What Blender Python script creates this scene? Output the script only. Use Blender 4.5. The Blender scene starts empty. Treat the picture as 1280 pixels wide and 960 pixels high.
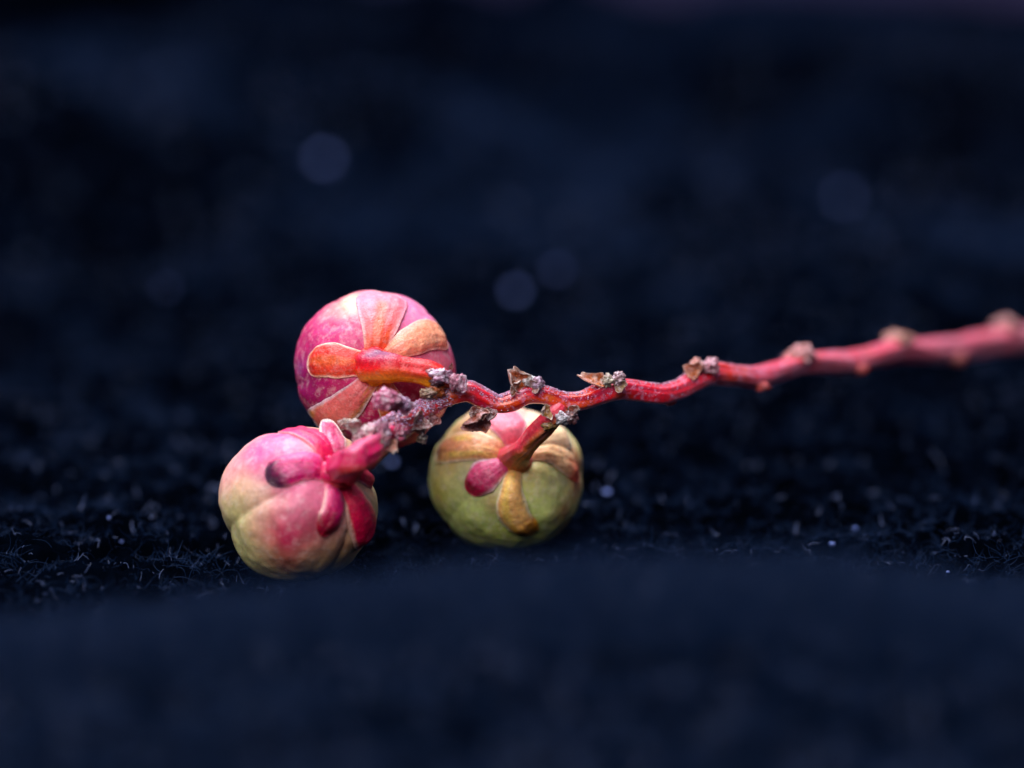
import bpy, math, random
import numpy as np
from mathutils import Vector, Matrix

random.seed(7)
RNG = np.random.default_rng(11)
S = bpy.context.scene
# one Blender unit is one centimetre
S.unit_settings.system = 'METRIC'
S.unit_settings.scale_length = 0.01

# ------------------------------------------------------------------ camera
PITCH = math.radians(10)
CAM = np.array([0.0, -11.82, 2.81])
FWD = np.array([0.0, math.cos(PITCH), -math.sin(PITCH)])
UP = np.array([0.0, math.sin(PITCH), math.cos(PITCH)])
RT = np.array([1.0, 0.0, 0.0])
K = 0.32 / 1280.0                     # field of view: centimetres per photo pixel per centimetre of distance
cd = bpy.data.cameras.new('camera')
cam = bpy.data.objects.new('camera', cd)
S.collection.objects.link(cam)
cam.location = CAM
cam.rotation_euler = (math.radians(90) - PITCH, 0, 0)
cd.sensor_width = 36
cd.lens = 36 / 0.32
cd.clip_start = 0.1
cd.clip_end = 1000
cd.dof.use_dof = True
cd.dof.focus_distance = 11.95
cd.dof.aperture_fstop = 0.27
S.camera = cam

# ------------------------------------------------------------------ light
w = bpy.data.worlds.new('World')
S.world = w
w.use_nodes = True
w.node_tree.nodes['Background'].inputs[0].default_value = (0.45, 0.55, 1.0, 1)
w.node_tree.nodes['Background'].inputs[1].default_value = 0.16


def area(name, loc, target, size, energy, color):
    l = bpy.data.lights.new(name, 'AREA')
    l.shape = 'RECTANGLE'
    l.size, l.size_y = size
    l.energy = energy
    l.color = color
    o = bpy.data.objects.new(name, l)
    S.collection.objects.link(o)
    o.location = loc
    o.rotation_euler = (Vector(target) - Vector(loc)).to_track_quat('-Z', 'Y').to_euler()
    return o


area('window_light', (-4, 6, 22), (0, 0, 0), (20, 17), 14500, (0.88, 0.90, 1.0))
area('room_light', (-6, -17, 16), (0, 0, 0.5), (15, 13), 6400, (1.0, 0.97, 0.98))

S.view_settings.view_transform = 'Standard'
S.view_settings.look = 'None'
S.view_settings.exposure = -0.14
S.view_settings.gamma = 1.0
S.cycles.max_bounces = 6
S.cycles.use_denoising = True


# ------------------------------------------------------------------ helpers
def P(px, py, d):
    """the point d centimetres down the optical axis that lies on photo pixel (px, py)"""
    return CAM + FWD * d + RT * ((px - 640) * K * d) + UP * ((480 - py) * K * d)


def lin(c):
    c = np.asarray(c, float) / 255.0
    return np.where(c <= 0.04045, c / 12.92, ((c + 0.055) / 1.055) ** 2.4)


def _hash(ix, iy, iz, seed):
    h = (ix * 374761393 + iy * 668265263 + iz * 2147483647 + seed * 1274126177) & 0xFFFFFFFF
    h = ((h ^ (h >> 13)) * 1274126177) & 0xFFFFFFFF
    h = ((h ^ (h >> 16)) * 2246822519) & 0xFFFFFFFF
    return ((h ^ (h >> 15)) & 0xFFFFFF) / float(0xFFFFFF)


def vnoise(p, seed=0):
    """smooth value noise in -1..1 at points p (n x 3)"""
    p = np.asarray(p, float)
    f = np.floor(p)
    i = f.astype(np.int64) + 100000
    t = p - f
    t = t * t * t * (t * (t * 6 - 15) + 10)
    r = 0
    for dx in (0, 1):
        wx = t[:, 0] if dx else 1 - t[:, 0]
        for dy in (0, 1):
            wy = t[:, 1] if dy else 1 - t[:, 1]
            for dz in (0, 1):
                wz = t[:, 2] if dz else 1 - t[:, 2]
                r = r + wx * wy * wz * _hash(i[:, 0] + dx, i[:, 1] + dy, i[:, 2] + dz, seed)
    return r * 2 - 1


def fbm(p, octaves=3, seed=0):
    p = np.asarray(p, float)
    r, a, tot = 0, 1.0, 0
    for o in range(octaves):
        r = r + a * vnoise(p * (2.03 ** o) + o * 17.3, seed + o)
        tot += a
        a *= 0.5
    return r / tot


def sstep(a, b, x):
    t = np.clip((x - a) / (b - a), 0, 1)
    return t * t * (3 - 2 * t)


def unit(v):
    v = np.asarray(v, float)
    return v / np.maximum(np.linalg.norm(v, axis=-1, keepdims=True), 1e-9)


def make_mesh(name, verts, faces, material, col=None, parent=None, smooth=True):
    me = bpy.data.meshes.new(name)
    verts = np.asarray(verts, np.float32)
    faces = np.asarray(faces, np.int32)
    me.vertices.add(len(verts))
    me.vertices.foreach_set('co', verts.ravel())
    n, k = faces.shape
    me.loops.add(n * k)
    me.loops.foreach_set('vertex_index', faces.ravel())
    me.polygons.add(n)
    me.polygons.foreach_set('loop_start', np.arange(0, n * k, k, dtype=np.int32))
    me.polygons.foreach_set('use_smooth', np.full(n, smooth))
    me.update(calc_edges=True)
    me.validate()
    if col is not None:
        a = me.color_attributes.new('Col', 'FLOAT_COLOR', 'POINT')
        c = np.ones((len(verts), 4), np.float32)
        c[:, :3] = col
        a.data.foreach_set('color', c.ravel())
    me.materials.append(material)
    o = bpy.data.objects.new(name, me)
    S.collection.objects.link(o)
    if parent is not None:
        o.parent = parent
    return o


def grid_faces(nu, nv, wrap_v=False):
    """quads of an nu x nv vertex grid (row major, v fastest)"""
    iu = np.arange(nu - 1)[:, None]
    iv = np.arange(nv if wrap_v else nv - 1)[None, :]
    jv = (iv + 1) % nv
    a = iu * nv + iv
    b = iu * nv + jv
    c = (iu + 1) * nv + jv
    d = (iu + 1) * nv + iv
    return np.stack([a, b, c, d], -1).reshape(-1, 4)


def orient(faces):
    return faces[:, ::-1]


# ------------------------------------------------------------------ materials
def new_mat(name):
    m = bpy.data.materials.new(name)
    m.use_nodes = True
    nt = m.node_tree
    return m, nt, nt.nodes['Principled BSDF']


def plant_mat(name, rough=0.4, sss=0.35, scale=60, speck=0.35, bump=0.3, coat=0.15, dust=0.0, dust_col=(0.75, 0.68, 0.80), dust_scale=55):
    m, nt, b = new_mat(name)
    N, L = nt.nodes.new, nt.links.new
    at = N('ShaderNodeAttribute'); at.attribute_name = 'Col'
    tc = N('ShaderNodeTexCoord')
    n1 = N('ShaderNodeTexNoise'); n1.inputs['Scale'].default_value = scale; n1.inputs['Detail'].default_value = 5
    n1.inputs['Roughness'].default_value = 0.65
    L(tc.outputs['Object'], n1.inputs['Vector'])
    r1 = N('ShaderNodeMapRange'); r1.inputs[1].default_value = 0.32; r1.inputs[2].default_value = 0.68
    r1.inputs[3].default_value = 1 - speck; r1.inputs[4].default_value = 1 + speck
    L(n1.outputs['Fac'], r1.inputs[0])
    mul = N('ShaderNodeVectorMath'); mul.operation = 'SCALE'
    L(at.outputs['Color'], mul.inputs[0]); L(r1.outputs[0], mul.inputs['Scale'])
    out = mul.outputs[0]
    if dust > 0:
        n2 = N('ShaderNodeTexNoise'); n2.inputs['Scale'].default_value = dust_scale; n2.inputs['Detail'].default_value = 6
        n2.inputs['Roughness'].default_value = 0.75
        L(tc.outputs['Object'], n2.inputs['Vector'])
        r2 = N('ShaderNodeMapRange'); r2.inputs[1].default_value = 0.50; r2.inputs[2].default_value = 0.60
        r2.inputs[3].default_value = 0; r2.inputs[4].default_value = dust
        L(n2.outputs['Fac'], r2.inputs[0])
        mx = N('ShaderNodeMix'); mx.data_type = 'RGBA'
        mx.inputs[7].default_value = (*dust_col, 1)
        L(r2.outputs[0], mx.inputs[0]); L(out, mx.inputs[6])
        out = mx.outputs[2]
    hs = N('ShaderNodeHueSaturation'); hs.inputs['Saturation'].default_value = 1.12
    L(out, hs.inputs['Color']); L(hs.outputs[0], b.inputs['Base Color'])
    b.inputs['Roughness'].default_value = rough
    b.inputs['Subsurface Weight'].default_value = sss
    b.inputs['Subsurface Radius'].default_value = (1.0, 0.4, 0.3)
    b.inputs['Subsurface Scale'].default_value = 0.035
    b.inputs['Coat Weight'].default_value = coat
    b.inputs['Coat Roughness'].default_value = 0.3
    n3 = N('ShaderNodeTexNoise'); n3.inputs['Scale'].default_value = scale * 2.2; n3.inputs['Detail'].default_value = 4
    L(tc.outputs['Object'], n3.inputs['Vector'])
    bp = N('ShaderNodeBump'); bp.inputs['Strength'].default_value = bump; bp.inputs['Distance'].default_value = 0.006
    L(n3.outputs['Fac'], bp.inputs['Height']); L(bp.outputs[0], b.inputs['Normal'])
    return m


M_fruit = plant_mat('waxy_fruit_skin', rough=0.48, sss=0.45, scale=38, speck=0.16, bump=0.3, coat=0.08, dust=0.22, dust_col=(0.85, 0.70, 0.66), dust_scale=30)
M_sepal = plant_mat('sepal_skin', rough=0.46, sss=0.30, scale=60, speck=0.25, bump=0.6, coat=0.1, dust=0.13, dust_col=(0.85, 0.66, 0.62), dust_scale=40)
M_stem = plant_mat('red_stem_skin', rough=0.30, sss=0.25, scale=45, speck=0.2, bump=0.6, coat=0.8, dust=0.48, dust_col=(0.76, 0.44, 0.62), dust_scale=34)
M_stem.node_tree.nodes['Principled BSDF'].inputs['Sheen Weight'].default_value = 0.55
M_stem.node_tree.nodes['Principled BSDF'].inputs['Sheen Roughness'].default_value = 0.35
M_stem.node_tree.nodes['Principled BSDF'].inputs['Sheen Tint'].default_value = (1.0, 0.80, 1.0, 1)
M_dry = plant_mat('dry_bract', rough=0.38, sss=0.1, scale=75, speck=0.55, bump=1.0, coat=0.3, dust=0.3, dust_col=(0.60, 0.42, 0.46), dust_scale=42)
M_scurf = plant_mat('pale_scurf', rough=0.35, sss=0.2, scale=90, speck=0.4, bump=1.0, coat=0.3)

m, nt, b = new_mat('black_fleece')
N, L = nt.nodes.new, nt.links.new
tc = N('ShaderNodeTexCoord')
n1 = N('ShaderNodeTexNoise'); n1.inputs['Scale'].default_value = 2.6; n1.inputs['Detail'].default_value = 8; n1.inputs['Roughness'].default_value = 0.7
L(tc.outputs['Object'], n1.inputs['Vector'])
cr = N('ShaderNodeValToRGB')
cr.color_ramp.elements[0].position = 0.35; cr.color_ramp.elements[0].color = (0.00015, 0.0003, 0.0008, 1)
cr.color_ramp.elements[1].position = 0.7; cr.color_ramp.elements[1].color = (0.0004, 0.0011, 0.0030, 1)  # sheet far darker than its fibres: shade between tufts put into colour
L(n1.outputs['Fac'], cr.inputs[0]); L(cr.outputs[0], b.inputs['Base Color'])
b.inputs['Roughness'].default_value = 0.9
b.inputs['Specular IOR Level'].default_value = 0.0
b.inputs['Sheen Weight'].default_value = 0.002
b.inputs['Sheen Roughness'].default_value = 0.5
b.inputs['Sheen Tint'].default_value = (0.12, 0.22, 0.85, 1)
M_cloth = m

m, nt, b = new_mat('fleece_fibre')
b.inputs['Base Color'].default_value = (0.0044, 0.0120, 0.0370, 1)
b.inputs['Roughness'].default_value = 0.35
b.inputs['Specular IOR Level'].default_value = 0.07
b.inputs['Specular Tint'].default_value = (0.45, 0.6, 1.0, 1)
M_fib = m
m, nt, b = new_mat('bright_fibre')
b.inputs['Base Color'].default_value = (0.11, 0.15, 0.32, 1)
b.inputs['Roughness'].default_value = 0.3
M_fib2 = m
m, nt, b = new_mat('lint')
N, L = nt.nodes.new, nt.links.new
n1 = N('ShaderNodeTexNoise'); n1.inputs['Scale'].default_value = 60
cr = N('ShaderNodeValToRGB')
cr.color_ramp.elements[0].color = (0.08, 0.13, 0.42, 1); cr.color_ramp.elements[1].color = (0.19, 0.27, 0.66, 1)
L(n1.outputs['Fac'], cr.inputs[0]); L(cr.outputs[0], b.inputs['Base Color'])
b.inputs['Roughness'].default_value = 0.5
M_lint = m
m, nt, b = new_mat('dull_pink_table')
N, L = nt.nodes.new, nt.links.new
n1 = N('ShaderNodeTexNoise'); n1.inputs['Scale'].default_value = 1.2; n1.inputs['Detail'].default_value = 6
cr = N('ShaderNodeValToRGB')
cr.color_ramp.elements[0].color = (0.22, 0.12, 0.28, 1); cr.color_ramp.elements[1].color = (0.34, 0.19, 0.42, 1)
L(n1.outputs['Fac'], cr.inputs[0]); L(cr.outputs[0], b.inputs['Base Color'])
b.inputs['Roughness'].default_value = 0.6
M_table = m


# ------------------------------------------------------------------ the cloth
def fold_height(x, y):
    """folds of the cloth, without its nap"""
    z = np.zeros_like(x)
    # fold between the camera and the fruits
    yc = -2.75 + 0.10 * np.sin(x * 1.3 + 0.6) + 0.12 * sstep(0.6, 2.2, np.abs(x - 0.1))
    h = 0.54 + 0.022 * np.sin(x * 2.1 + 1.0) + 0.035 * vnoise(np.stack([x * 1.3 + 4, y * 0.9, 0 * x], -1), 3) - 0.10 * sstep(-0.3, -1.7, x) - 0.01 * sstep(0.6, 1.8, x)
    back = np.exp(-((y - yc) / 0.85) ** 2)
    front = np.exp(-((y - yc) / 1.45) ** 2)
    z = z + h * np.where(y > yc, back, front)
    # the ground lifts a little at both sides of the fruits
    z = z + 0.10 * sstep(-0.9, -2.0, x) * np.exp(-((y + 0.1) / 0.9) ** 2)
    z = z + 0.05 * sstep(1.0, 2.0, x) * np.exp(-((y + 0.2) / 0.9) ** 2)
    # low fold under the far end of the stalk, and broad folds towards the back
    z = z + 0.22 * np.exp(-((y - 5.2 - 0.5 * x) / 1.6) ** 2) * sstep(-0.5, 2.5, x)
    t = y - 9.5 - 0.25 * x
    z = z + 1.15 * sstep(0, 3.0, t) * sstep(7.0, 3.2, t) * sstep(2.0, -1.0, x)
    t = (y - 17) - 1.3 * x
    z = z + 1.0 * sstep(0, 3.5, t) * sstep(9.0, 4.0, t)
    q = np.stack([x * 0.42 + 3.3, y * 0.22, np.zeros_like(x)], -1)
    z = z + 0.85 * sstep(5, 15, y) * fbm(q, 2, 5)
    z = z + 0.22 * sstep(2.5, 6, y) * fbm(q * 3.1, 2, 6)
    flat = sstep(12, 20, y) * sstep(1.0, 3.5, x)
    z = z * (1 - 0.9 * flat) + 0.5 * flat
    return z


def nap_height(x, y):
    p = np.stack([x, y, np.zeros_like(x)], -1)
    z = 0.085 * fbm(p * 3.4, 3, 21)
    z = z + 0.075 * (1 - 2 * np.abs(vnoise(p * 10.0, 31)))
    z = z + 0.016 * fbm(p * 19.0, 2, 41)
    keep = 1 - 0.65 * sstep(-1.2, -2.2, y)
    return z * keep - 0.03


def cloth_z(x, y):
    x = np.atleast_1d(np.asarray(x, float)); y = np.atleast_1d(np.asarray(y, float))
    return fold_height(x, y) + nap_height(x, y)


ys = np.concatenate([np.linspace(-10.5, -3.6, 70, endpoint=False), np.linspace(-3.6, -1.2, 90, endpoint=False),
                     np.linspace(-1.2, 4.0, 400, endpoint=False), 4.0 + (np.geomspace(1, 1 + 46 / 3.0, 420) - 1) * 3.0])
nx = 620
tt = np.linspace(-1, 1, nx)
Y = np.repeat(ys[:, None], nx, 1)
halfw = 3.6 + 0.30 * np.maximum(Y + 4, 0)
X = tt[None, :] * halfw
# the far edge of the cloth runs obliquely
far = sstep(30, 50, Y)
Yw = Y
zz = cloth_z(X.ravel(), Yw.ravel())
cf = orient(grid_faces(len(ys), nx))
past = (Yw.ravel() - 28.6) + 2.19 * (X.ravel() - 6.5) > 0          # the cloth ends along an oblique edge
cf = cf[~past[cf].any(axis=1)]
cloth = make_mesh('cloth', np.stack([X.ravel(), Yw.ravel(), zz], -1), cf, M_cloth)
cloth['kind'] = 'structure'
cloth['label'] = 'rumpled black fleece cloth under the fruits'

tv = [(-120, -30, -0.6), (120, -30, -0.6), (120, 260, -0.6), (-120, 260, -0.6), (-120, -30, -3), (120, -30, -3), (120, 260, -3), (-120, 260, -3)]
table = make_mesh('table_surface', tv, [(0, 1, 2, 3), (4, 7, 6, 5), (0, 4, 5, 1), (1, 5, 6, 2), (2, 6, 7, 3), (3, 7, 4, 0)], M_table, smooth=False)
table['kind'] = 'structure'


def fibres(name, n, xr, yr, length, radius, material, seed, stand=0.5, curl=0.5, xfun=None, nseg=5, clump=None):
    g = np.random.default_rng(seed)
    n0, n = n, (n if clump is None else n * 3)
    y = g.uniform(yr[0], yr[1], n)
    if clump is None and yr[1] > 20:
        y = yr[0] + (yr[1] - yr[0]) * (y - yr[0]) ** 1.0 / (yr[1] - yr[0])
    if xfun is not None:
        x = g.uniform(-1, 1, n) * xfun(y)
    else:
        x = g.uniform(xr[0], xr[1], n)
    if clump is not None:                       # the nap stands in tufts
        pr = fbm(np.stack([x * clump, y * clump, 0 * x], -1), 2, seed + 200)
        ok = np.where(g.uniform(0, 1, n) < sstep(-0.02, 0.30, pr) + 0.06)[0][:n0]
        x, y, n = x[ok], y[ok], len(ok)
    keep = (y - 28.4) + 2.19 * (x - 6.5) < 0
    x, y, n = x[keep], y[keep], int(keep.sum())
    base = np.stack([x, y, cloth_z(x, y) - 0.004], -1)
    ln = length * g.uniform(0.4, 1.5, n)
    a = g.uniform(0, 2 * np.pi, n)
    el = stand * g.uniform(0.1, 1.3, n)
    d = np.stack([np.cos(a) * np.cos(el), np.sin(a) * np.cos(el), np.sin(el)], -1)
    pts = np.zeros((n, nseg, 3))
    p = base.copy()
    turn = unit(g.normal(size=(n, 3)))
    for k in range(nseg):
        pts[:, k] = p
        p = p + d * (ln / (nseg - 1))[:, None]
        d = unit(d + curl * turn * 0.45 + np.array([0, 0, -0.06]) + 0.18 * curl * g.normal(size=(n, 3)))
    # fibres do not dive under the nap
    fl = cloth_z(pts[:, :, 0].ravel(), pts[:, :, 1].ravel()).reshape(n, nseg)
    pts[:, 1:, 2] = np.maximum(pts[:, 1:, 2], fl[:, 1:] - 0.002)
    hc = bpy.data.hair_curves.new(name)
    hc.add_curves([nseg] * n)
    hc.attributes['position'].data.foreach_set('vector', pts.astype(np.float32).ravel()) if 'position' in hc.attributes else hc.points.foreach_set('position', pts.astype(np.float32).ravel())
    ra = hc.attributes.get('radius') or hc.attributes.new('radius', 'FLOAT', 'POINT')
    prof = np.linspace(1.0, 0.35, nseg)[None, :] * (radius * g.uniform(0.6, 1.4, n))[:, None]
    ra.data.foreach_set('value', prof.astype(np.float32).ravel())
    hc.materials.append(material)
    o = bpy.data.objects.new(name, hc)
    S.collection.objects.link(o)
    o.parent = cloth
    o['kind'] = 'stuff'
    return o


fibres('fleece_nap', 26000, (-2.9, 2.9), (-1.4, 2.2), 0.07, 0.0011, M_fib, 1, 0.6, 0.9, clump=8)
fibres('fleece_nap', 15000, None, (2.2, 9), 0.10, 0.0022, M_fib, 2, 0.6, 0.8, xfun=lambda y: 2.3 + 0.2 * y, nseg=4, clump=5)
fibres('fleece_nap', 38000, None, (9, 42), 0.20, 0.0065, M_fib, 5, 0.6, 0.8, xfun=lambda y: 2.3 + 0.2 * y, nseg=3, clump=0.8)
fibres('fleece_nap', 60000, (-2.4, 2.4), (-5.4, -1.4), 0.08, 0.0019, M_fib, 3, 0.8, 0.8, nseg=4)  # dense nap on the near fold stands in for its brighter light
fibres('fleece_nap', 36000, (-2.4, 2.4), (-3.1, -1.9), 0.15, 0.0012, M_fib, 6, 1.1, 1.0, nseg=6)
fibres('loose_fibres', 1500, (-2.4, 2.4), (-3.9, -1.5), 0.09, 0.0012, M_fib2, 7, 0.9, 1.2, nseg=6)
fibres('loose_fibres', 2600, None, (0.5, 9), 0.05, 0.0021, M_fib2, 8, 0.8, 1.2, xfun=lambda y: 2.3 + 0.2 * y, nseg=4)
fibres('loose_fibres', 2600, None, (9, 26), 0.08, 0.0050, M_fib2, 9, 0.8, 1.2, xfun=lambda y: 2.3 + 0.2 * y, nseg=4)
fibres('loose_fibres', 1500, (-2.6, 2.6), (-1.0, 0.5), 0.05, 0.0007, M_fib2, 4, 0.8, 1.3, nseg=8)


# ------------------------------------------------------------------ lint specks
def on_cloth(px, py):
    """where the line of sight through a photo pixel meets the cloth"""
    d = np.linspace(8.0, 60, 5200)
    pts = CAM + d[:, None] * (FWD + RT * ((px - 640) * K) + UP * ((480 - py) * K))
    below = pts[:, 2] < cloth_z(pts[:, 0], pts[:, 1])
    ok = np.where(below & (d > 11.0))[0]
    return pts[ok[0]] if len(ok) else pts[-1]


def blob(center, r, seed, rough=0.3, freq=1.6, stretch=(1, 1, 1), nu=18, nv=24):
    th = np.linspace(0, np.pi, nu)[:, None]
    ph = np.linspace(0, 2 * np.pi, nv, endpoint=False)[None, :]
    d = np.stack([np.sin(th) * np.cos(ph), np.sin(th) * np.sin(ph), np.cos(th) * np.ones_like(ph)], -1).reshape(-1, 3)
    rr = 1 + rough * fbm(d * freq + seed * 3.7, 3, seed) + rough * 0.45 * (np.abs(fbm(d * freq * 2.6 + seed, 3, seed + 2)) * 2 - 0.5)
    v = d * rr[:, None] * np.array(stretch) * r
    return v + np.asarray(center), orient(grid_faces(nu, nv, True)), d


LINT = [
    (1055, 250, 0.032, 'brightest lint speck, far back on the right of the black cloth'),
    (405, 203, 0.033, 'pale lint speck far back on the dark cloth, above the red and orange fruit'),
    (645, 368, 0.026, 'left one of two pale lint specks behind the middle of the red stalk'),
    (697, 340, 0.019, 'right one of two pale lint specks behind the middle of the red stalk'),
    (208, 362, 0.014, 'lint speck on the dark cloth, left of the red and orange fruit'),
    (490, 580, 0.013, 'lint speck glimpsed in the gap between the left fruit and the green fruit'),
    (759, 617, 0.012, 'lint speck on the cloth just right of the green fruit'),
    (1040, 682, 0.010, 'lint speck near the foreground fold, far right of the green fruit'),
    (1069, 662, 0.008, 'dim lint speck just above another near the foreground fold at the right'),
    (136, 648, 0.005, 'tiny lint speck on the cloth left of the pink and cream fruit'),
    (152, 678, 0.005, 'tiny lint speck close to the foreground fold, left of the pink and cream fruit'),
    (1205, 235, 0.018, 'faint lint speck far back near the right edge of the cloth'),
    (1185, 716, 0.006, 'lint speck at the crest of the foreground fold near the right edge'),
]
for i, (px, py, r, lab) in enumerate(LINT):
    c = on_cloth(px, py) + np.array([0, 0, r * 0.6]) - unit(on_cloth(px, py) - CAM) * (0.04 if py > 500 else 0.22)
    v, f, d = blob((0, 0, 0), r, 50 + i, 0.55, 1.8, (1.2, 0.9, 0.75), 12, 16)
    o = make_mesh('lint_speck', v, f, M_lint)
    o.location = c
    o['label'] = lab
    o['category'] = 'lint speck'
    o['group'] = 'lint specks on the black cloth'

# ------------------------------------------------------------------ the twig
twig_base = P(560, 492, 11.92)
twig = bpy.data.objects.new('fruiting_twig', None)
S.collection.objects.link(twig)
twig['label'] = 'red zigzag stalk with dried bracts carrying three round pink and green fruits on black cloth'
twig['category'] = 'twig'


def catmull(pts, n):
    pts = np.asarray(pts, float)
    p = np.vstack([2 * pts[0] - pts[1], pts, 2 * pts[-1] - pts[-2]])
    m_ = len(pts) - 1
    t = np.linspace(0, m_, n)
    i = np.minimum(t.astype(int), m_ - 1)
    u = (t - i)[:, None]
    p0, p1, p2, p3 = p[i], p[i + 1], p[i + 2], p[i + 3]
    return 0.5 * ((2 * p1) + (-p0 + p2) * u + (2 * p0 - 5 * p1 + 4 * p2 - p3) * u ** 2 + (-p0 + 3 * p1 - 3 * p2 + p3) * u ** 3)


def tube(name, ctrl, material, colfun, parent, n=200, m_=36, noise=0.08, ridge=0.05, seed=0, cap=True, freq=9.0):
    """ctrl: (px, py, d, diameter in photo pixels)"""
    ctrl = [c if c[0] is None else (c[0], c[1] + (0.014 * max(0, c[0] - 950) if name == 'stem' else 0), c[2], c[3] * (1 - 0.12 * min(1, max(0, (c[0] - 800) / 200)) if name == 'stem' else 1)) for c in ctrl]
    rows = np.array([list(c[1]) + [c[2]] if c[0] is None else list(P(c[0], c[1], c[2])) + [c[3] * K * c[2] / 2] for c in ctrl])
    s = catmull(rows, n)
    c, r = s[:, :3], np.maximum(s[:, 3], 0.002)
    tan = unit(np.gradient(c, axis=0))
    ref = np.array([0.0, 0.0, 1.0])
    side = unit(np.cross(tan, ref))
    nor = np.cross(side, tan)
    ph = np.linspace(0, 2 * np.pi, m_, endpoint=False)
    dirs = side[:, None, :] * np.cos(ph)[None, :, None] + nor[:, None, :] * np.sin(ph)[None, :, None]
    q = c[:, None, :] + dirs * r[:, None, None]
    arc = np.concatenate([[0], np.cumsum(np.linalg.norm(np.diff(c, axis=0), axis=1))])
    # lengthwise ridges that wander round the stem
    rp = np.stack([np.cos(ph)[None, :] * 1.9 + 0 * arc[:, None], np.sin(ph)[None, :] * 1.9 + 0 * arc[:, None], arc[:, None] * 1.7 + 0 * ph[None, :]], -1).reshape(-1, 3)
    d = 1 + ridge * fbm(rp * 1.3 + seed, 2, seed + 3) + noise * fbm(q.reshape(-1, 3) * freq, 3, seed)
    v = (c[:, None, :] + dirs * (r[:, None] * d.reshape(n, m_))[:, :, None]).reshape(-1, 3)
    t = np.repeat(np.linspace(0, 1, n), m_)
    a = np.tile(np.sin(ph), n)
    col = colfun(v, t, a, rp)
    f = grid_faces(n, m_, True)
    if cap:
        v = np.vstack([v, c[0] - tan[0] * r[0] * 0.4, c[-1] + tan[-1] * r[-1] * 0.4])
        col = np.vstack([col, col[0], col[-1]])
        k0, k1 = len(v) - 2, len(v) - 1
        j = np.arange(m_)
        f0 = np.stack([np.full(m_, k0), (j + 1) % m_, j, j], -1)
        b0 = (n - 1) * m_
        f1 = np.stack([np.full(m_, k1), b0 + j, b0 + (j + 1) % m_, b0 + (j + 1) % m_], -1)
        # caps as thin quads would be degenerate: use triangles instead
        tri = np.vstack([f0[:, :3], f1[:, :3]])
        o = mixed_mesh(name, v, f, tri, material, col, parent)
    else:
        o = make_mesh(name, v, f, material, col, parent)
    return o


def mixed_mesh(name, v, quads, tris, material, col, parent):
    me = bpy.data.meshes.new(name)
    me.from_pydata([tuple(x) for x in v], [], [tuple(int(k) for k in q) for q in quads] + [tuple(int(k) for k in q) for q in tris])
    me.polygons.foreach_set('use_smooth', [True] * len(me.polygons))
    a = me.color_attributes.new('Col', 'FLOAT_COLOR', 'POINT')
    c = np.ones((len(v), 4), np.float32); c[:, :3] = col
    a.data.foreach_set('color', c.ravel())
    me.materials.append(material)
    o = bpy.data.objects.new(name, me)
    S.collection.objects.link(o)
    o.parent = parent
    return o


def blend(base, items):
    """items: list of (weight array, rgb255)"""
    col = np.tile(lin(base), (len(items[0][0]), 1)) if np.ndim(base) == 1 else base.copy()
    for wt, c in items:
        wt = np.clip(wt, 0, 1)[:, None]
        col = col * (1 - wt) + lin(c) * wt
    return col


def stem_col(v, t, a, rp):
    n1 = fbm(v * 5, 3, 61)
    n2 = fbm(rp * 1.1, 3, 62)
    col = blend((220, 38, 44), [
        (sstep(0.0, 0.45, n1) * 0.7, (226, 96, 50)),
        (sstep(0.05, 0.5, n2) * 0.75, (168, 24, 64)),
        (sstep(0.25, 0.55, fbm(v * 9, 2, 63)) * 0.5, (205, 120, 60)),
        (sstep(0.22, 0.02, t) * 0.6, (186, 96, 120)),
        (sstep(0.3, 0.8, t) * 0.65, (232, 112, 124)),
    ])
    return col


STEM = [(452, 566, 11.70, 20), (464, 554, 11.72, 28), (482, 542, 11.75, 34), (505, 528, 11.80, 33), (528, 514, 11.85, 26), (548, 501, 11.90, 24),
        (566, 492, 11.92, 26), (585, 489, 11.93, 25), (603, 497, 11.94, 24), (622, 505, 11.95, 22), (640, 502, 11.95, 25), (660, 493, 11.95, 25),
        (682, 495, 11.96, 23), (705, 502, 11.98, 23), (728, 501, 12.0, 23), (752, 492, 12.05, 26), (775, 487, 12.1, 25), (800, 489, 12.15, 24),
        (826, 492, 12.2, 24), (848, 487, 12.28, 25), (868, 476, 12.36, 27), (890, 467, 12.43, 29), (915, 469, 12.5, 27), (945, 472, 12.65, 29),
        (972, 464, 12.8, 30), (1000, 454, 12.95, 33), (1030, 452, 13.1, 31), (1062, 450, 13.3, 32), (1090, 444, 13.45, 33), (1122, 435, 13.65, 36),
        (1155, 436, 13.85, 34), (1190, 434, 14.1, 36), (1225, 427, 14.35, 36), (1262, 420, 14.6, 39), (1300, 416, 14.85, 38), (1380, 404, 15.4, 40), (1480, 396, 16.1, 42), (1560, 392, 16.7, 40)]
stem = tube('stem', STEM, M_stem, stem_col, twig, n=900, m_=44, noise=0.13, ridge=0.24, seed=4, freq=7)


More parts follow.
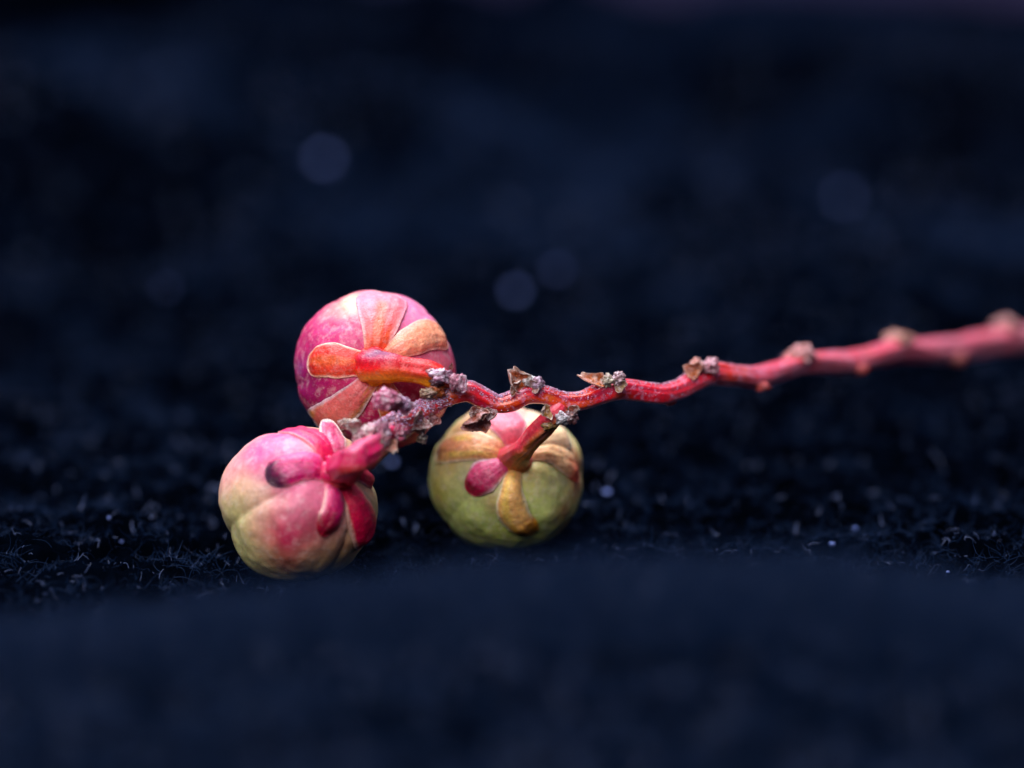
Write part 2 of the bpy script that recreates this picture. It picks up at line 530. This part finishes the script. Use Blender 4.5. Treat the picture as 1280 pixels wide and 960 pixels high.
# ------------------------------------------------------------------ fruits
class Fruit:
    def __init__(self, px, py, d, rpx, squash, pole, lobes, seed, spots, base, grooves=()):
        self.C = P(px, py, d)
        self.px, self.py, self.d = px, py, d
        self.R = rpx * K * d
        self.rpx = rpx
        self.squash = squash
        self.pole = self.dir(*pole)
        self.lobes, self.seed, self.spots, self.base = lobes, seed, spots, base
        t = unit(np.cross(self.pole, RT + 0.1 * UP))
        self.e1, self.e2 = t, np.cross(self.pole, t)
        self.sepals = []

    def dir(self, x, y, back=False):
        """unit direction from the centre whose picture offset (photo pixels) is x right, y down"""
        u, v = x / self.rpx, -y / self.rpx
        q = u * u + v * v
        if q > 0.995:
            s_ = math.sqrt(0.995 / q); u *= s_; v *= s_; q = 0.995
        z = math.sqrt(1 - q) * (-1 if back else 1)
        return unit(RT * u + UP * v - FWD * z)

    def loc(self, dirs):
        """picture coordinates of directions, in radii"""
        return np.stack([dirs @ RT, dirs @ UP, -(dirs @ FWD)], -1)

    def radius(self, dirs):
        th = np.arccos(np.clip(dirs @ self.pole, -1, 1))
        ph = np.arctan2(dirs @ self.e2, dirs @ self.e1)
        k, amp, ph0 = self.lobes
        groove = np.abs(np.sin((ph - ph0) * k / 2))
        r = 1 - amp * (1 - groove ** 0.55) * np.sin(th) ** 1.2
        r = r + 0.042 * fbm(dirs * 2.3 + self.seed, 3, self.seed) + 0.004 * fbm(dirs * 9, 2, self.seed + 5)
        r = r - 0.05 * np.exp(-(th / 0.34) ** 2)          # dip at the stalk
        for s_ in self.sepals:                           # flesh swells between the sepals
            dd = s_['field'](dirs)
            r = r - 0.035 * np.exp(-(dd / 0.22) ** 2)
        r = r * (1 + self.squash * ((dirs @ UP) ** 2) )
        return r * self.R

    def add_sepal(self, a, b, w, bend=0.0, col=(220, 100, 80), tip=None, margin=(238, 216, 190), aback=False, bback=False, dome=0.05, lift=0.0,
                  basew=0.5, edge=0.16, label=None, col2=None, tipsize=0.25, shape=0.62, marg_amt=0.72):
        A, B = self.dir(*a, back=aback), self.dir(*b, back=bback)
        om = math.acos(float(np.clip(A @ B, -1, 1)))
        n = 61
        u = np.linspace(0, 1, n)
        line = (np.sin((1 - u) * om)[:, None] * A + np.sin(u * om)[:, None] * B) / math.sin(om)
        side = unit(np.cross(line, np.gradient(line, axis=0)))
        line = unit(line + side * (bend * np.sin(np.pi * u))[:, None])
        side = unit(np.cross(line, np.gradient(line, axis=0)))

        def field(dirs, line=line[::4]):
            return np.sqrt(np.maximum(0, 2 - 2 * np.max(dirs @ line.T, axis=1)))
        self.sepals.append(dict(line=line, side=side, w=0.9 * w / self.rpx, u=u, field=field, col=col, tip=tip, margin=margin, dome=dome, lift=lift,
                                basew=basew, edge=edge, label=label, col2=col2, tipsize=tipsize, shape=shape, marg_amt=marg_amt))

    def root(self, r1=0.068, r2=0.055):
        """the start of the fruit stalk: it leaves the flesh along the pole"""
        return [(None, self.C + self.pole * self.R * 0.74, r1 * 1.3), (None, self.C + self.pole * self.R * 0.88, r1), (None, self.C + self.pole * self.R * 0.99, r2)]

    def build(self, label):
        nu, nv = 150, 220
        th = np.linspace(0, np.pi, nu)[:, None]
        ph = np.linspace(0, 2 * np.pi, nv, endpoint=False)[None, :]
        o1 = np.ones_like(ph)
        dirs = (np.cos(th) * o1)[..., None] * self.pole + (np.sin(th) * np.cos(ph))[..., None] * self.e1 + (np.sin(th) * np.sin(ph))[..., None] * self.e2
        dirs = dirs.reshape(-1, 3)
        r = self.radius(dirs)
        l = self.loc(dirs)
        wob = 0.16 * np.stack([fbm(dirs * 3.2 + 9, 3, self.seed + 1), fbm(dirs * 3.2 + 31, 3, self.seed + 2), 0 * r], -1)
        items = []
        for (sx, sy, sg, c, amt) in self.spots:
            cdir = np.array([sx / self.rpx, -sy / self.rpx])
            q = min(0.98, float(cdir @ cdir))
            cc = np.array([cdir[0], cdir[1], math.sqrt(1 - q)])
            dd = np.linalg.norm(l + wob - cc, axis=1)
            items.append((amt * np.exp(-(dd / (sg / self.rpx)) ** 2), c))
        col = blend(self.base, items)
        body = make_mesh('fruit', self.C + dirs * r[:, None], grid_faces(nu, nv, True), M_fruit, col, twig)
        body['label'] = label
        self.body = body
        for i, s_ in enumerate(self.sepals):
            self.make_sepal(s_, i)
        return body

    def make_sepal(self, s_, idx):
        nv = 41
        u = s_['u']
        n = len(u)
        v = np.linspace(-1, 1, nv)
        # outline: narrow claw, widest past the middle, rounded end
        sh = s_['shape']
        w_ = s_['basew'] + (1 - s_['basew']) * sstep(0, sh, u)
        w_ = w_ * np.sqrt(np.clip(1 - (np.maximum(u - sh, 0) / (1.0001 - sh)) ** 2.3, 0, 1))
        W1, W2 = [s_['w'] * w_ * (1 + 0.20 * fbm(np.stack([u * 3.4 + k_ * 9.7, u * 0 + idx * 7.1, u * 0 + self.seed], -1), 3, 71)) for k_ in (0, 1)]
        W = np.where(v[None, :] < 0, W1[:, None], W2[:, None])
        base = s_['line'][:, None, :] + s_['side'][:, None, :] * (W * v[None, :])[..., None]
        dirs = unit(base.reshape(-1, 3))
        U = np.repeat(u, nv)
        V = np.tile(v, n)
        r0 = self.radius(dirs)
        prof = 0.88 * s_['dome'] * (1 - np.abs(V) ** 2.2) * sstep(1.02, 0.75, U) * (0.35 + 0.65 * sstep(0.0, 0.3, U))
        lipw = 1 - np.clip((1 - np.abs(V)) / 0.12, 0, 1)
        rim = 0.010 * lipw + 0.004
        rip = 0.007 * fbm(np.stack([V * 3.5, U * 2.2, U * 0 + idx], -1), 3, 81) + 0.005 * fbm(dirs * 24, 2, 83)
        lift = s_['lift'] * U ** 3 * self.R
        top = r0 + (prof + rim + rip + 0.008) * self.R + lift
        bot = r0 + np.where(lift > 0, lift - 0.02 * self.R * 1.0, -0.03 * self.R)
        bot = np.minimum(bot, top - 0.012 * self.R)
        vt = self.C + dirs * top[:, None]
        vb = self.C + dirs * bot[:, None]
        ft = orient(grid_faces(n, nv))
        fb = grid_faces(n, nv) + n * nv
        # rim: both long sides, and both ends
        rims = []
        i = np.arange(n - 1)
        for j, fl in ((0, False), (nv - 1, True)):
            q = np.stack([i * nv + j, (i + 1) * nv + j, (i + 1) * nv + j + n * nv, i * nv + j + n * nv], -1)
            rims.append(q[:, ::-1] if not fl else q)
        k = np.arange(nv - 1)
        q = np.stack([k, k + 1, k + 1 + n * nv, k + n * nv], -1)
        rims.append(q)
        faces = np.vstack([ft, fb] + rims)
        e = s_['edge']
        dist = np.minimum(1 - np.abs(V), (1 - U) * 2.2 * (1 / max(0.3, 1)))
        nz = 0.5 + 0.5 * fbm(np.stack([V * 3 + idx, U * 6, U * 0], -1), 2, 91)
        marg = sstep(e * (0.6 + 0.9 * nz), e * 0.15, dist) * s_['marg_amt'] * sstep(0.02, 0.3, U)
        c2 = s_['col2'] or s_['col']
        col = blend(s_['col'], [
            (sstep(-0.2, 0.5, fbm(np.stack([V * 2.2, U * 2.0, U * 0 + idx * 3], -1) + self.seed, 3, 93)) * 0.8, c2),
            (sstep(0.22, 0.0, U) * 0.4, (190, 60, 70)),
            (marg, s_['margin']),
        ])
        if s_['tip'] is not None:
            tn = s_['tipsize'] * (1 + 0.5 * fbm(np.stack([V * 2, U * 3, U * 0 + idx], -1), 2, 95))
            col = blend(col, [(sstep(1 - tn * 1.35, 1 - tn * 0.45, U) * 0.92, s_['tip'])])
        col = np.vstack([col, col])
        o = make_mesh('sepal', np.vstack([vt, vb]), faces, M_sepal, col, self.body)
        if s_['label']:
            o['label'] = s_['label']


def ped_col(c1, c2, c3):
    def f(v, t, a, rp):
        return blend(c1, [(sstep(0.1, -0.8, a + 0.5 * fbm(v * 7, 2, 13)) * 0.85, c2),
                          (sstep(0.0, 0.5, fbm(rp, 3, 14)) * 0.7, c3)])
    return f


# upper fruit: red and orange
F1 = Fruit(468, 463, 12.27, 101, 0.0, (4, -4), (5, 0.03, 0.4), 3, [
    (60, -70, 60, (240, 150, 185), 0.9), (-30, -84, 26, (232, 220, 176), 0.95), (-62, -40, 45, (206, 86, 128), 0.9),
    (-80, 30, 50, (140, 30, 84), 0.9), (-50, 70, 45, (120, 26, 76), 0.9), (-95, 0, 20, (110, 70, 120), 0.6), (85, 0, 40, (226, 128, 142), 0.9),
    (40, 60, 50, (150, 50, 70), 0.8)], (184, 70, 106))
F1.add_sepal((4, -14), (14, -99), 37, 0.0, (232, 104, 84), margin=(240, 216, 200), basew=0.45, dome=0.05, edge=0.30, col2=(236, 140, 120), shape=0.7, tip=(236, 140, 160), tipsize=0.6)
F1.add_sepal((6, -4), (-84, -8), 25, -0.05, (216, 84, 80), margin=(238, 210, 190), basew=0.75, dome=0.09, edge=0.18, col2=(232, 126, 92), shape=0.6)
F1.add_sepal((10, -14), (92, -42), 25, 0.06, (238, 148, 126), margin=(240, 190, 180), basew=0.5, dome=0.08, edge=0.2, marg_amt=0.6, col2=(242, 172, 140), shape=0.62)
F1.add_sepal((4, 6), (-78, 62), 27, 0.10, (196, 104, 104), margin=(206, 186, 204), basew=0.5, dome=0.08, edge=0.26, col2=(196, 146, 84), shape=0.6)
F1.add_sepal((12, 8), (40, 84), 25, 0.0, (190, 100, 70), margin=(210, 190, 170), basew=0.5, dome=0.07, shape=0.6)
F1.build('red and orange fruit, highest of the three')
tube('pedicel', F1.root(0.075, 0.062) + [(488, 459, 11.90, 37), (502, 461, 11.89, 31), (515, 463, 11.89, 30), (534, 467, 11.89, 32), (548, 474, 11.90, 28), (560, 484, 11.92, 20)],
     M_sepal, lambda v, t, a, rp: blend(ped_col((212, 58, 62), (226, 150, 50), (232, 104, 90))(v, t, a, rp), [
         (np.exp(-((t - 0.33 + 0.05 * fbm(v * 12, 2, 5)) / 0.10) ** 2) * sstep(0.2, 0.9, a) * 0.85, (92, 56, 96))]), F1.body, n=90, m_=36, noise=0.18, ridge=0.26, seed=12)

# left fruit: pink and cream, lobed
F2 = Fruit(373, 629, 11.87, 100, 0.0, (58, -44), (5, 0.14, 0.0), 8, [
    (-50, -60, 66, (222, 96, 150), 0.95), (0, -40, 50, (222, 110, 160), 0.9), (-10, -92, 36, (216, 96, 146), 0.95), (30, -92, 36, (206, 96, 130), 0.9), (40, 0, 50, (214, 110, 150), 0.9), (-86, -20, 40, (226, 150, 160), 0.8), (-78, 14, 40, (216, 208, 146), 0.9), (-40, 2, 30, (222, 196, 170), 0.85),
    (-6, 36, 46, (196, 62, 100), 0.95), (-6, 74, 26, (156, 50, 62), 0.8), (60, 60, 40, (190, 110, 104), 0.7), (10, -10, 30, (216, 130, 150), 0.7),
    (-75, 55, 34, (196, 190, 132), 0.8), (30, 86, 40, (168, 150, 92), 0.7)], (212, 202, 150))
ang = F2.dir(-82, 23)
F2.lobes = (4, 0.115, math.atan2(float(ang @ F2.e2), float(ang @ F2.e1)))
F2.add_sepal((48, -56), (-24, -97), 25, -0.06, (214, 44, 92), margin=(240, 170, 170), basew=0.6, dome=0.09, edge=0.12, col2=(226, 84, 130), shape=0.6)
F2.add_sepal((46, -44), (-36, -32), 24, -0.10, (206, 72, 120), tip=(26, 18, 44), margin=(226, 150, 160), basew=0.75, dome=0.09, edge=0.1, col2=(216, 108, 150), tipsize=0.25, shape=0.66, label='pink sepal with a black tip')
F2.add_sepal((52, -34), (34, 38), 19, 0.05, (208, 76, 120), tip=(150, 14, 44), margin=(236, 200, 186), basew=0.75, dome=0.09, edge=0.3, col2=(216, 110, 150), tipsize=0.4, shape=0.6, label='pink sepal with a dark red tip')
F2.add_sepal((66, -32), (86, 56), 28, -0.10, (218, 36, 78), margin=(240, 206, 186), basew=0.55, dome=0.09, edge=0.3, col2=(216, 70, 104), shape=0.55)
F2.add_sepal((68, -46), (97, -22), 17, 0.05, (208, 60, 92), margin=(236, 180, 180), basew=0.6, dome=0.12, edge=0.15, shape=0.5)
F2.add_sepal((56, -62), (32, -94), 19, 0.0, (196, 84, 118), margin=(244, 232, 218), basew=0.7, dome=0.05, edge=0.28, col2=(206, 130, 150), shape=0.5, lift=0.16, label='pale edged sepal curling away from the fruit')
F2.build('pink and cream lobed fruit, lowest at the left')
tube('pedicel', F2.root(0.072, 0.060) + [(440, 579, 11.44, 36), (446, 573, 11.46, 34), (458, 566, 11.52, 34), (468, 559, 11.60, 31), (480, 548, 11.68, 28), (490, 540, 11.74, 20)],
     M_sepal, ped_col((206, 70, 104), (200, 84, 80), (214, 130, 156)), F2.body, n=80, m_=36, noise=0.22, ridge=0.3, seed=22)

# right fruit: green and yellow
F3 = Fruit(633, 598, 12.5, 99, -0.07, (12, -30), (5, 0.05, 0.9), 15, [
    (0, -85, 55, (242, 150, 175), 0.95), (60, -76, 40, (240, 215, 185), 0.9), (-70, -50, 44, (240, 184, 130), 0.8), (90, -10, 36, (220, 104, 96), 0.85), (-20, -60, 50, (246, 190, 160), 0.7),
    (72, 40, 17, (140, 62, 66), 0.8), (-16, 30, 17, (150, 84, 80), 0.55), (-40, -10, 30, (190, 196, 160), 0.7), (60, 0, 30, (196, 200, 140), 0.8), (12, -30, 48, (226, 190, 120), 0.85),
    (-84, 20, 26, (190, 160, 80), 0.6), (0, 84, 50, (146, 146, 56), 0.7), (76, 64, 26, (196, 116, 50), 0.7)], (200, 212, 136))  # the olive spot at the bottom paints in the underside's shading
F3.add_sepal((8, -30), (-50, 14), 22, 0.0, (214, 96, 130), tip=(190, 40, 70), margin=(236, 224, 226), basew=0.6, dome=0.13, edge=0.25, col2=(232, 160, 186), shape=0.55, tipsize=0.3)
F3.add_sepal((14, -26), (38, 70), 22, -0.26, (244, 190, 130), tip=(210, 130, 44), margin=(240, 232, 200), basew=0.5, dome=0.12, edge=0.26, col2=(240, 204, 120), shape=0.6, tipsize=0.22)
F3.add_sepal((4, -36), (-90, -34), 26, 0.02, (244, 176, 136), margin=(242, 226, 196), basew=0.6, dome=0.08, edge=0.2, col2=(240, 206, 120), shape=0.6)
F3.add_sepal((20, -36), (92, 0), 22, 0.12, (246, 196, 150), tip=(222, 96, 84), margin=(240, 206, 176), basew=0.5, dome=0.10, edge=0.18, col2=(240, 206, 130), shape=0.6)
F3.add_sepal((22, -44), (80, -54), 24, -0.02, (246, 210, 170), margin=(248, 236, 220), basew=0.5, dome=0.1, edge=0.26, shape=0.6)
F3.add_sepal((12, -48), (-12, -92), 32, 0.0, (240, 134, 150), margin=(242, 190, 200), basew=0.5, dome=0.08, edge=0.15, shape=0.6)
F3.build('green and yellow fruit, right one on the cloth')
tube('pedicel', F3.root() + [(652, 563, 12.09, 29), (660, 553, 12.05, 25), (672, 540, 12.0, 25), (682, 530, 11.97, 26), (692, 520, 11.95, 24), (702, 508, 11.96, 18)],
     M_sepal, ped_col((206, 84, 96), (206, 136, 80), (222, 146, 156)), F3.body, n=90, m_=36, noise=0.2, ridge=0.28, seed=32)


# ------------------------------------------------------------------ nodes: dried bracts, buds, scurf
def bract(px, py, d, length, width, ang, cup=0.9, tilt=0.0, seed=0, col=(120, 62, 30), col2=(206, 186, 190), roll=0.0, curl=0.8, label=None, name='dry_bract'):
    """a small cupped dead scale; ang: the way its tip points in the picture, in degrees (0 right, 90 up)"""
    c = P(px, py, d)
    k = K * d
    a = math.radians(ang)
    ax = unit(RT * math.cos(a) + UP * math.sin(a) - FWD * math.sin(math.radians(tilt)))
    fr = unit(-FWD + 0.001 * UP)
    sd = unit(np.cross(ax, fr))
    nn = np.cross(sd, ax)
    cr_, sr_ = math.cos(math.radians(roll)), math.sin(math.radians(roll))
    sd, nn = sd * cr_ + nn * sr_, nn * cr_ - sd * sr_
    n, m_ = 26, 26
    u = np.linspace(0, 1, n)[:, None] * np.ones((1, m_))
    v = np.linspace(-1, 1, m_)[None, :] * np.ones((n, 1))
    g = np.stack([u * 4 + seed, v * 2, 0 * u], -1).reshape(-1, 3)
    wob = fbm(g, 3, 101 + seed).reshape(n, m_)
    rag = fbm(np.stack([v * 4 + seed, 0 * v, 0 * v], -1).reshape(-1, 3), 3, 131).reshape(n, m_)
    W = width / 2 * (0.55 + 0.6 * np.sin(np.pi * np.clip(u, 0, 0.97) ** 0.8)) * (1 + 0.2 * wob)
    Lg = length * (1 - 0.30 * v ** 2 + 0.22 * rag)
    th = v * cup * 1.5
    x = Lg * u - curl * 0.25 * length * u ** 2
    off = W * np.sin(th) / max(0.3, math.sin(min(1.5, cup * 1.5))) if cup > 0.1 else W * v
    dep = -W * (1 - np.cos(th)) * -1.0 + curl * length * 0.45 * u ** 2.2 + 0.12 * length * wob
    def place(t):
        return (c + k * (x[..., None] * ax + off[..., None] * sd + (dep + t)[..., None] * nn)).reshape(-1, 3)
    thick = max(1.0, length * 0.07)
    vt, vb = place(thick / 2), place(-thick / 2)
    ft = orient(grid_faces(n, m_)); fb = grid_faces(n, m_) + n * m_
    i = np.arange(n - 1); q = []
    for j, fl in ((0, 0), (m_ - 1, 1)):
        z = np.stack([i * m_ + j, (i + 1) * m_ + j, (i + 1) * m_ + j + n * m_, i * m_ + j + n * m_], -1)
        q.append(z if fl else z[:, ::-1])
    j = np.arange(m_ - 1)
    for r_, fl in ((0, 1), (n - 1, 0)):
        z = np.stack([r_ * m_ + j, r_ * m_ + j + 1, r_ * m_ + j + 1 + n * m_, r_ * m_ + j + n * m_], -1)
        q.append(z if fl else z[:, ::-1])
    nz = fbm(g * 1.7, 3, 141)
    rim = sstep(0.72, 1.0, np.maximum(np.abs(v), u)).ravel()
    colr = blend(col, [(sstep(-0.1, 0.5, nz) * 0.5, (70, 34, 22)), (rim * 0.6 + sstep(0.1, 0.5, fbm(g * 2.3 + 5, 2, 151)) * 0.5, col2)])
    o = make_mesh(name, np.vstack([vt, vb]), np.vstack([ft, fb] + q), M_dry, np.vstack([colr, colr]), twig)
    if label:
        o['label'] = label
    return o


def bud(px, py, d, r, seed, col=(150, 100, 120), col2=(210, 200, 215), st=(1, 1, 1), rough=0.6, name='dried_bud', mat=None, freq=1.7, parent=None):
    k = K * d
    v, f, dr = blob((0, 0, 0), r * k, seed, rough, freq, (1, 1, 1), 34, 44)
    v = (v @ np.array([RT * st[0], FWD * st[1], UP * st[2]]))
    v = v + P(px, py, d)
    n1 = fbm(dr * 3 + seed, 3, seed)
    colr = blend(col, [(sstep(0.0, 0.4, n1) * 0.8, col2), (sstep(0.15, 0.5, fbm(dr * 4 + 7, 2, seed + 9)) * 0.7, (96, 44, 50))])
    return make_mesh(name, v, f, mat or M_dry, colr, parent or twig)


TAN = (206, 190, 186)
# where the upper fruit joins
bud(551, 470, 11.84, 12, 201, (140, 92, 116), (226, 214, 230), (1.1, 1, 0.85))
bud(537, 465, 11.86, 7, 240, (170, 96, 100), (226, 196, 200), (1.1, 1, 0.8), 0.4)
bud(546, 478, 11.86, 8, 202, (50, 20, 34), (70, 34, 46), (1.1, 1, 0.7))
bud(572, 478, 11.84, 11, 203, (170, 112, 130), (222, 196, 210), (0.9, 1, 1))
bract(574, 488, 11.84, 22, 20, 62, 0.8, 10, 1, (176, 120, 140), (228, 214, 226), 20, 0.5)
bract(563, 462, 11.86, 10, 5, 75, 0.4, 0, 2, (96, 40, 36), (150, 110, 110), 0, 0.6)
bud(535, 492, 11.84, 8, 204, (130, 96, 70), (170, 156, 130), (1.2, 1, 0.8))
bud(546, 490, 11.86, 9, 205, (156, 74, 30), (180, 96, 40), (1, 1, 0.9))
# hanging dark brown shells under the first bend
bract(612, 520, 11.88, 44, 22, 188, 1.0, 12, 3, (126, 50, 24), (176, 130, 124), 30, 0.7, label='dark brown curled bract hanging under the stem')
bract(600, 510, 11.86, 22, 20, 262, 0.8, 20, 4, (96, 36, 20), (180, 140, 130), 10, 0.7)
bract(618, 512, 11.87, 20, 18, 248, 0.9, 10, 5, (78, 34, 28), (170, 150, 150), -30, 0.6)
bud(594, 517, 11.86, 7, 206, (110, 80, 70), (220, 206, 206))
# upright cup on top
bract(652, 488, 11.93, 36, 24, 122, 1.0, 5, 6, (150, 70, 26), (222, 204, 196), -25, 0.35, label='upright tan cup shaped bract on top of the stem')
bract(646, 486, 11.91, 13, 20, 150, 0.8, 20, 7, (150, 90, 60), (220, 205, 200), 0, 0.7)
bud(662, 477, 11.93, 7, 207, (160, 150, 146), (222, 216, 220))
bud(673, 479, 11.92, 7, 208, (150, 120, 140), (210, 196, 214))
bract(664, 486, 11.92, 18, 15, 25, 0.8, 15, 8, (160, 120, 110), TAN, 10, 0.5)
# small node where the right fruit hangs
bract(688, 514, 11.90, 16, 18, 200, 0.7, 15, 9, (150, 110, 60), TAN, 0, 0.6)
bud(703, 523, 11.90, 8, 209, (150, 146, 150), (226, 226, 232))
bud(714, 521, 11.90, 8, 210, (90, 50, 54), (190, 180, 186))
bract(712, 516, 11.89, 18, 13, 20, 0.9, 10, 10, (110, 60, 50), TAN, 20, 0.7)
bud(686, 533, 11.93, 6, 211, (130, 100, 50), (180, 150, 100), (1.6, 1, 0.8))
# blurred knots towards the left fruit
bud(484, 499, 11.62, 14, 212, (176, 90, 120), (232, 206, 216), (1.15, 1, 0.9))
bud(490, 507, 11.64, 11, 213, (110, 30, 54), (120, 60, 76), (1.1, 1, 0.7))
bud(506, 505, 11.68, 8, 214, (150, 110, 140), (206, 196, 216))
bract(500, 512, 11.70, 26, 16, 18, 0.7, 10, 11, (176, 120, 140), (206, 190, 206), 0, 0.4)
bract(530, 522, 11.80, 26, 22, 225, 1.1, 30, 12, (110, 56, 52), (196, 180, 176), 10, 0.4, label='dark hollow bract facing down')
bud(526, 536, 11.80, 7, 215, (86, 50, 46), (176, 166, 160))
bract(546, 520, 11.84, 20, 16, 235, 0.8, 10, 13, (110, 50, 46), (150, 110, 110), 0, 0.6)
bud(528, 548, 11.82, 6, 216, (96, 90, 76), (160, 156, 146))
bud(476, 541, 11.62, 13, 217, (186, 120, 146), (226, 206, 216), (0.9, 1, 1.2))
bud(460, 540, 11.60, 11, 218, (180, 130, 140), (226, 216, 210), (1.1, 1, 0.9))
bud(468, 556, 11.58, 9, 219, (196, 176, 160), (226, 216, 200))
bud(448, 552, 11.58, 8, 220, (150, 110, 116), (216, 206, 196))
bract(486, 552, 11.62, 20, 18, 300, 0.8, 10, 14, (166, 110, 96), (206, 190, 176), 0, 0.5)
bract(450, 534, 11.62, 22, 18, 150, 0.8, 10, 15, (140, 126, 120), (206, 200, 196), 20, 0.6)
bud(436, 530, 11.72, 8, 221, (140, 120, 110), (206, 196, 180), (1.4, 1, 0.8))
bud(470, 560, 11.56, 7, 241, (176, 100, 120), (216, 180, 190), (1.2, 1, 0.8))
bud(478, 551, 11.60, 9, 242, (150, 90, 100), (210, 190, 196))
bud(500, 540, 11.68, 9, 222, (186, 90, 116), (206, 186, 196))
# further along the stalk, out of focus
bract(756, 482, 12.02, 32, 16, 152, 0.9, 5, 16, (176, 96, 50), (216, 190, 180), -30, -0.5, label='tan hooked bract pointing left from the stem')
bud(760, 476, 12.02, 8, 223, (160, 150, 130), (216, 210, 200))
bud(774, 473, 12.02, 8, 224, (150, 116, 120), (206, 190, 200))
bract(768, 484, 12.02, 22, 14, 20, 0.8, 10, 17, (160, 130, 96), TAN, 0, 0.5)
bud(838, 500, 12.25, 7, 225, (176, 76, 66), (206, 110, 100), (1.1, 1, 0.9), 0.3)
bract(872, 470, 12.32, 26, 20, 150, 0.9, 5, 18, (196, 116, 80), (216, 176, 166), -20, 0.4, label='pale bract on the upper side of the stem')
bud(872, 458, 12.34, 9, 226, (190, 130, 120), (216, 186, 186))
bud(888, 458, 12.36, 10, 227, (170, 116, 126), (206, 170, 180))
bud(952, 483, 12.62, 8, 228, (186, 80, 76), (206, 110, 110), (1.2, 1, 0.8), 0.3)
bud(1003, 443, 12.92, 13, 229, (196, 130, 126), (222, 180, 186), (1.1, 1, 0.9))
bud(990, 449, 12.9, 10, 230, (190, 120, 110), (206, 150, 146))
bud(1073, 461, 13.3, 10, 231, (196, 90, 86), (206, 110, 110), (1.3, 1, 0.7), 0.3)
bud(1122, 425, 13.62, 14, 232, (180, 126, 110), (200, 160, 150), (1.1, 1, 0.8))
bud(1194, 448, 14.05, 11, 233, (196, 100, 96), (206, 130, 120), (1.4, 1, 0.7), 0.3)
bud(1258, 408, 14.55, 15, 234, (180, 126, 120), (200, 156, 156), (1.2, 1, 0.8))

# crumbs of scurf over the stem and its knots: far too many and too small to pick apart
V_, F_, C_ = [], [], []
off = 0
g = np.random.default_rng(77)
rows = np.array([list(P(c[0], c[1], c[2])) + [c[3] * K * c[2] / 2] for c in STEM])
sp = catmull(rows, 400)
dens = [0] * 0
ico = np.array([(0, 0, 1), (1, 0, 0), (0, 1, 0), (-1, 0, 0), (0, -1, 0), (0, 0, -1)], float)
icf = np.array([(0, 1, 2), (0, 2, 3), (0, 3, 4), (0, 4, 1), (5, 2, 1), (5, 3, 2), (5, 4, 3), (5, 1, 4)])
for k_ in range(7000):
    i = int(g.beta(1.5, 3.2) * 300) if k_ < 6000 else int(g.uniform(0, 70))
    c, r = sp[i, :3], sp[i, 3]
    a = g.normal(0.5 * math.pi, 0.62 if k_ < 5200 else 1.3)  # pale crumbs gather on top, partly to paint its lavender highlight
    tdir = unit(sp[min(i + 1, 399), :3] - sp[max(i - 1, 0), :3])
    sd = unit(np.cross(tdir, (0, 0, 1))); nn = np.cross(sd, tdir)
    dv = sd * math.cos(a) + nn * math.sin(a)
    s_ = g.uniform(0.0012, 0.0030) * (1.7 if i < 60 else 1)
    pos = c + dv * r * g.uniform(1.0, 1.12) + tdir * g.normal() * 0.01
    vv = ico * s_ * g.uniform(0.5, 1.4, (6, 1)) * np.array([1.3, 1, 0.7])
    V_.append(vv + pos); F_.append(icf + off); off += 6
    cc = lin([(200, 160, 200), (222, 200, 226), (190, 110, 140), (186, 150, 170)][g.integers(0, 4)])
    C_.append(np.tile(cc, (6, 1)))
sc = make_mesh('scurf', np.vstack(V_), np.vstack(F_), M_scurf, np.vstack(C_), twig)
sc['kind'] = 'stuff'

# the empty stands at the base of the stalk; children keep their places
def rebase(root, p):
    root.location = p
    for ch in [o for o in S.objects if o.parent == root]:
        ch.matrix_parent_inverse = Matrix.Translation(-Vector(p))
rebase(twig, tuple(float(x) for x in twig_base))
